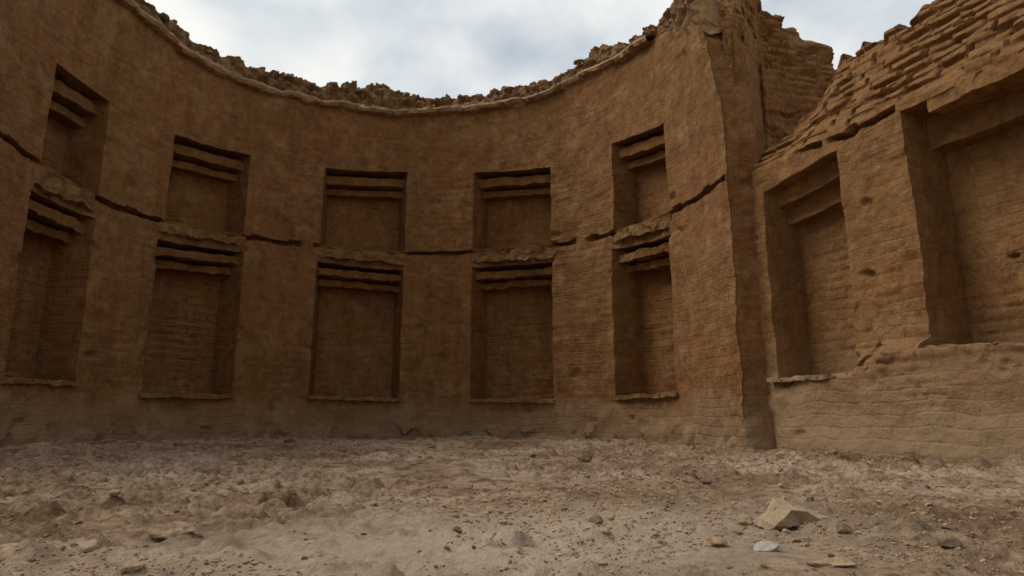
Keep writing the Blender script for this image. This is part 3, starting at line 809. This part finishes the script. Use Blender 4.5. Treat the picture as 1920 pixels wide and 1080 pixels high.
S_('stone', 'stone', 'small whitish stone lying in front of the pale slab', 1437, 1032, (0.072, 0.05, 0.024), M_white, 72, 0.5, sink=0.12, cuts=5, rough=0.25)
S_('clod', 'clod', 'upright crumbly clod just left of the pale slab', 1398, 984, (0.050, 0.05, 0.045), M_slab, 32, 0.8, rough=0.22)
S_('clod', 'clod', 'dark brown lump standing in for a small hole at the right tip of the pale slab', 1583, 1000, (0.050, 0.05, 0.028), M_dark, 33, 0.2)  # dark lump added in place of a small dark hole
S_('stone', 'stone', 'dark flat stone in front of the corner of the curved wall', 1333, 906, (0.115, 0.08, 0.042), M_dark, 34, 0.1, cuts=9)
S_('stone', 'stone', 'small dark stone alone on the floor before the fourth lower niche', 1094, 868, (0.125, 0.09, 0.07), M_dark, 35, 0.5)
S_('stone', 'stone', 'rounded light stone near the left foreground corner', 164, 1034, (0.052, 0.045, 0.032), M_slab, 36, 0.2, rough=0.06)
S_('clod', 'clod', 'broad brown clod with a dark overhang in the left foreground', 322, 1008, (0.125, 0.08, 0.045), M_clod, 37, 0.1, sink=0.15, cuts=11, rough=0.25)
S_('clod', 'clod', 'flat cracked clod at the left edge of the foreground', 12, 1040, (0.12, 0.09, 0.04), M_clod, 38, 0.5)
S_('stone', 'stone', 'small pale flake at the lower left below the brown clod', 246, 1068, (0.045, 0.035, 0.018), M_slab, 39, 0.9)
S_('clod', 'clod', 'small dark clod on the pale trodden dust at front centre', 858, 1014, (0.030, 0.028, 0.022), M_dark, 40, 0.2)
S_('stone', 'stone', 'pale chip with a dark side on the left of the scuffed floor', 212, 955, (0.050, 0.04, 0.026), M_slab, 41, 1.2)
S_('clod', 'clod', 'pair sized brown clod on the dust right of front centre', 1118, 985, (0.045, 0.04, 0.03), M_dark, 42, 0.4)
S_('clod', 'clod', 'brown clod lying left of the whitish stone', 1345, 1022, (0.05, 0.045, 0.026), M_clod, 43, 0.7)
S_('clod', 'clod', 'low ragged ridge of crumbled earth right of the whitish stone', 1560, 1062, (0.10, 0.07, 0.03), M_clod, 44, -0.35, rough=0.38, sink=0.35)
S_('clod', 'clod', 'dark lump near the right edge of the foreground', 1780, 1032, (0.055, 0.045, 0.03), M_dark, 45, 0.3)
S_('clod', 'clod', 'long low dark clod near the foot of the straight wall', 1690, 912, (0.10, 0.06, 0.035), M_clod, 46, 0.1)
S_('clod', 'clod', 'dark lump standing in for a small hole in the base of the curved wall under the third lower niche', 545, 832, (0.15, 0.10, 0.08), M_dark, 47, 0.1)  # a small dark hole in the wall base, added as a dark lump
S_('clod', 'clod', 'dark clod against the base of the curved wall under the second lower niche', 340, 836, (0.16, 0.10, 0.07), M_dark, 48, 0.6)
S_('stone', 'stone', 'light chip on the floor below the pier between third and fourth niche', 812, 838, (0.09, 0.07, 0.05), M_pale, 49, 0.6)

# many small clods: one of each kind, copied
protos = []
for k in range(10):
    sz = (1.0, random.uniform(.65, 1.0), random.uniform(.4, .75))
    protos.append((chunk_mesh('small_clod', 50 + k, sz, 3, 6, 0.16)))
def blocked(x, y, pad=0.10):
    if y > CY and math.hypot(x - CX, y - CY) > R - pad: return True
    if (x - S0[0]) * SN[0] + (y - S0[1]) * SN[1] > -0.12 - pad * 0.3: return True
    return x < CX - R + pad
GL = 'small dry mud clod scattered on the dusty ground'
made = 0
for me in protos: me.materials.append(M_clod)
dprotos = [me.copy() for me in protos[:5]]
for me in dprotos: me.materials.clear(); me.materials.append(M_dark)
while made < 200:
    pxx = random.uniform(-20, 1940); pyy = random.uniform(850, 1085)
    if random.random() > 0.35 + 0.5 * abs(pxx - 850) / 850: continue
    x, y, z = px_ground(pxx, pyy)
    if blocked(x, y): continue
    pix = random.uniform(8, 17) * random.uniform(0.7, 1.2)
    w = pix * y / F
    w = min(w, 0.07)
    dark = random.random() < 0.12
    o = bpy.data.objects.new('small_clod', random.choice(dprotos if dark else protos)); COL.objects.link(o)
    o.scale = (w, w, w); o.location = (x, y, z - 0.15 * w); o.rotation_euler = (random.uniform(-.2, .2), random.uniform(-.2, .2), random.uniform(0, 6.28))
    tag(o, ('dark brown clod scattered on the dusty ground' if dark else GL), 'clod', 'dark clods scattered over the floor' if dark else 'small clods scattered over the floor')
    made += 1

# gravel and crumbs nobody could count: one object
vs, fs, nv = [], [], 0
tmpl = []
for k in range(6):
    me = chunk_mesh('tmp', 90 + k, (1, random.uniform(.6, 1), random.uniform(.4, .8)), 1, 5, 0.2)
    V = np.array([v.co[:] for v in me.vertices]); Fc = np.array([p.vertices[:] for p in me.polygons]); tmpl.append((V, Fc)); bpy.data.meshes.remove(me)
n = 0
while n < 19000:
    if n % 3:
        pyy = random.uniform(845, 1090); pxx = random.uniform(-40, 1960)
        x, y, z = px_ground(pxx, pyy); w = random.uniform(2.2, 7.5) * y / F
    else:
        y = random.uniform(1.0, 9.6); x = random.uniform(-4.6, 3.4); z = gz(x, y); w = random.uniform(0.006, 0.03)
    n += 1
    if blocked(x, y, 0.03): continue
    if float(fbm(np.array([[x, y * 1.4, 0.3]]), 1.6, 3, 1300)[0]) + random.uniform(-.25, .25) < 0.02 - 0.4 * (math.hypot(x - CX, y - CY) > R - 0.4 and y > 5): continue
    w = min(w, 0.03)
    if math.hypot(x - CX, y - CY) > R - 0.3 and y > 5 and random.random() < 0.3: w *= random.uniform(1.2, 2.6)
    V, Fc = tmpl[n % 6]
    a = random.uniform(0, 6.28); ca, sa = math.cos(a), math.sin(a)
    Q = V * w; Q = np.stack([Q[:, 0] * ca - Q[:, 1] * sa + x, Q[:, 0] * sa + Q[:, 1] * ca + y, Q[:, 2] + z - 0.15 * w], -1)
    vs.append(Q); fs.append(Fc + nv); nv += len(Q)
me = bpy.data.meshes.new('gravel'); me.from_pydata(np.concatenate(vs).tolist(), [], np.concatenate(fs).tolist()); me.update()
o = link('gravel', me, M_clod); o['kind'] = 'stuff'; o['label'] = 'fine gravel and mud crumbs strewn over the floor'; o['category'] = 'gravel'

# loose bricks along the rim, each its own object
bricks = [chunk_mesh('loose_brick', 130 + k, (1.0, random.uniform(.55, .8), random.uniform(.40, .6)), 3, 10, 0.10) for k in range(6)]
for me in bricks: me.materials.append(M_brick)
th = -72.0
while th < 60:
    t = math.radians(th); off = random.uniform(0.14, 0.22)
    w = random.uniform(0.11, 0.20)
    zz = float(np.interp(u_of(th), CREST_U, CREST)) - EYE - random.uniform(0.09, 0.14)
    o = bpy.data.objects.new('loose_brick', random.choice(bricks)); COL.objects.link(o)
    o.scale = (w, w, w); o.location = (CX + (R + off) * math.sin(t), CY + (R + off) * math.cos(t), zz + EYE)
    o.rotation_euler = (random.uniform(-.3, .3), random.uniform(-.3, .3), random.uniform(0, 6.28))
    tag(o, 'broken mud brick lying loose on the crumbling rim of the curved wall', 'brick', 'loose bricks on the rim of the curved wall')
    th += random.uniform(5.0, 11.0) * (0.75 if th < -35 else 1.1)

# ================================================================== LIGHT, SKY, CAMERA
SUN_EL, SUN_AZ = math.radians(50), math.radians(-86)      # azimuth from +y towards +x
w = bpy.data.worlds.new('World'); sc.world = w; w.use_nodes = True
t = w.node_tree; N, L = t.nodes, t.links; N.clear()
skyn = N.new('ShaderNodeTexSky'); skyn.sky_type = 'NISHITA'; skyn.sun_disc = False
skyn.sun_elevation = SUN_EL; skyn.sun_rotation = SUN_AZ; skyn.air_density = 1.2; skyn.dust_density = 1.5
b1 = node(N, 'ShaderNodeBackground', Strength=0.075); L.new(skyn.outputs[0], b1.inputs[0])
tc = N.new('ShaderNodeTexCoord')
mp = node(N, 'ShaderNodeMapping'); mp.inputs['Scale'].default_value = (1.0, 1.0, 1.5); mp.inputs['Location'].default_value = (0.35, 0.2, 0.1); L.new(tc.outputs['Generated'], mp.inputs['Vector'])
n1 = noise(N, L, mp.outputs[0], 3.2, 8, 0.55, 0.35)
n2 = noise(N, L, mp.outputs[0], 3.6, 4, 0.45, 0.3)
r1 = ramp(N, [(0.28, (0.55, 0.55, 0.55)), (0.52, (1, 1, 1))]); L.new(n1.outputs[0], r1.inputs[0])
r2 = ramp(N, [(0.34, (0.45, 0.485, 0.505)), (0.47, (0.595, 0.602, 0.588)), (0.56, (0.655, 0.65, 0.62))]); L.new(n2.outputs[0], r2.inputs[0])
sx = N.new('ShaderNodeSeparateXYZ'); L.new(tc.outputs['Generated'], sx.inputs[0])
mr = node(N, 'ShaderNodeMapRange'); mr.inputs['From Min'].default_value = -0.7; mr.inputs['From Max'].default_value = 0.35; mr.inputs['To Min'].default_value = 0.50; mr.inputs['To Max'].default_value = 1.0; L.new(sx.outputs[1], mr.inputs[0])  # unseen sky behind the camera dimmed to darken the back wall
b2 = node(N, 'ShaderNodeBackground'); L.new(r2.outputs[0], b2.inputs[0]); L.new(mr.outputs[0], b2.inputs[1])
mx = N.new('ShaderNodeMixShader'); L.new(r1.outputs[0], mx.inputs[0]); L.new(b1.outputs[0], mx.inputs[1]); L.new(b2.outputs[0], mx.inputs[2])
wo = N.new('ShaderNodeOutputWorld'); L.new(mx.outputs[0], wo.inputs[0])
sun = bpy.data.lights.new('sun', 'SUN'); sun.energy = 1.5; sun.angle = math.radians(32); sun.color = (1.0, 0.94, 0.86)
so = bpy.data.objects.new('sun', sun); COL.objects.link(so)
dv = Vector((math.sin(SUN_AZ) * math.cos(SUN_EL), math.cos(SUN_AZ) * math.cos(SUN_EL), math.sin(SUN_EL)))
so.rotation_euler = (-dv).to_track_quat('-Z', 'Y').to_euler(); so.location = dv * 30

cam = bpy.data.cameras.new('camera'); cam.sensor_width = 36; cam.lens = F / 1920 * 36; cam.clip_start = 0.05; cam.clip_end = 5000
co = bpy.data.objects.new('camera', cam); COL.objects.link(co); co.location = (0, 0, EYE)
co.rotation_euler = (math.pi / 2 + PITCH, 0, 0)
sc.camera = co
sc.view_settings.view_transform = 'Standard'; sc.view_settings.look = 'None'; sc.view_settings.exposure = 0.62; sc.view_settings.gamma = 1
sc.cycles.max_bounces = 6; sc.cycles.diffuse_bounces = 4
sc.cycles.filter_width = 1.6
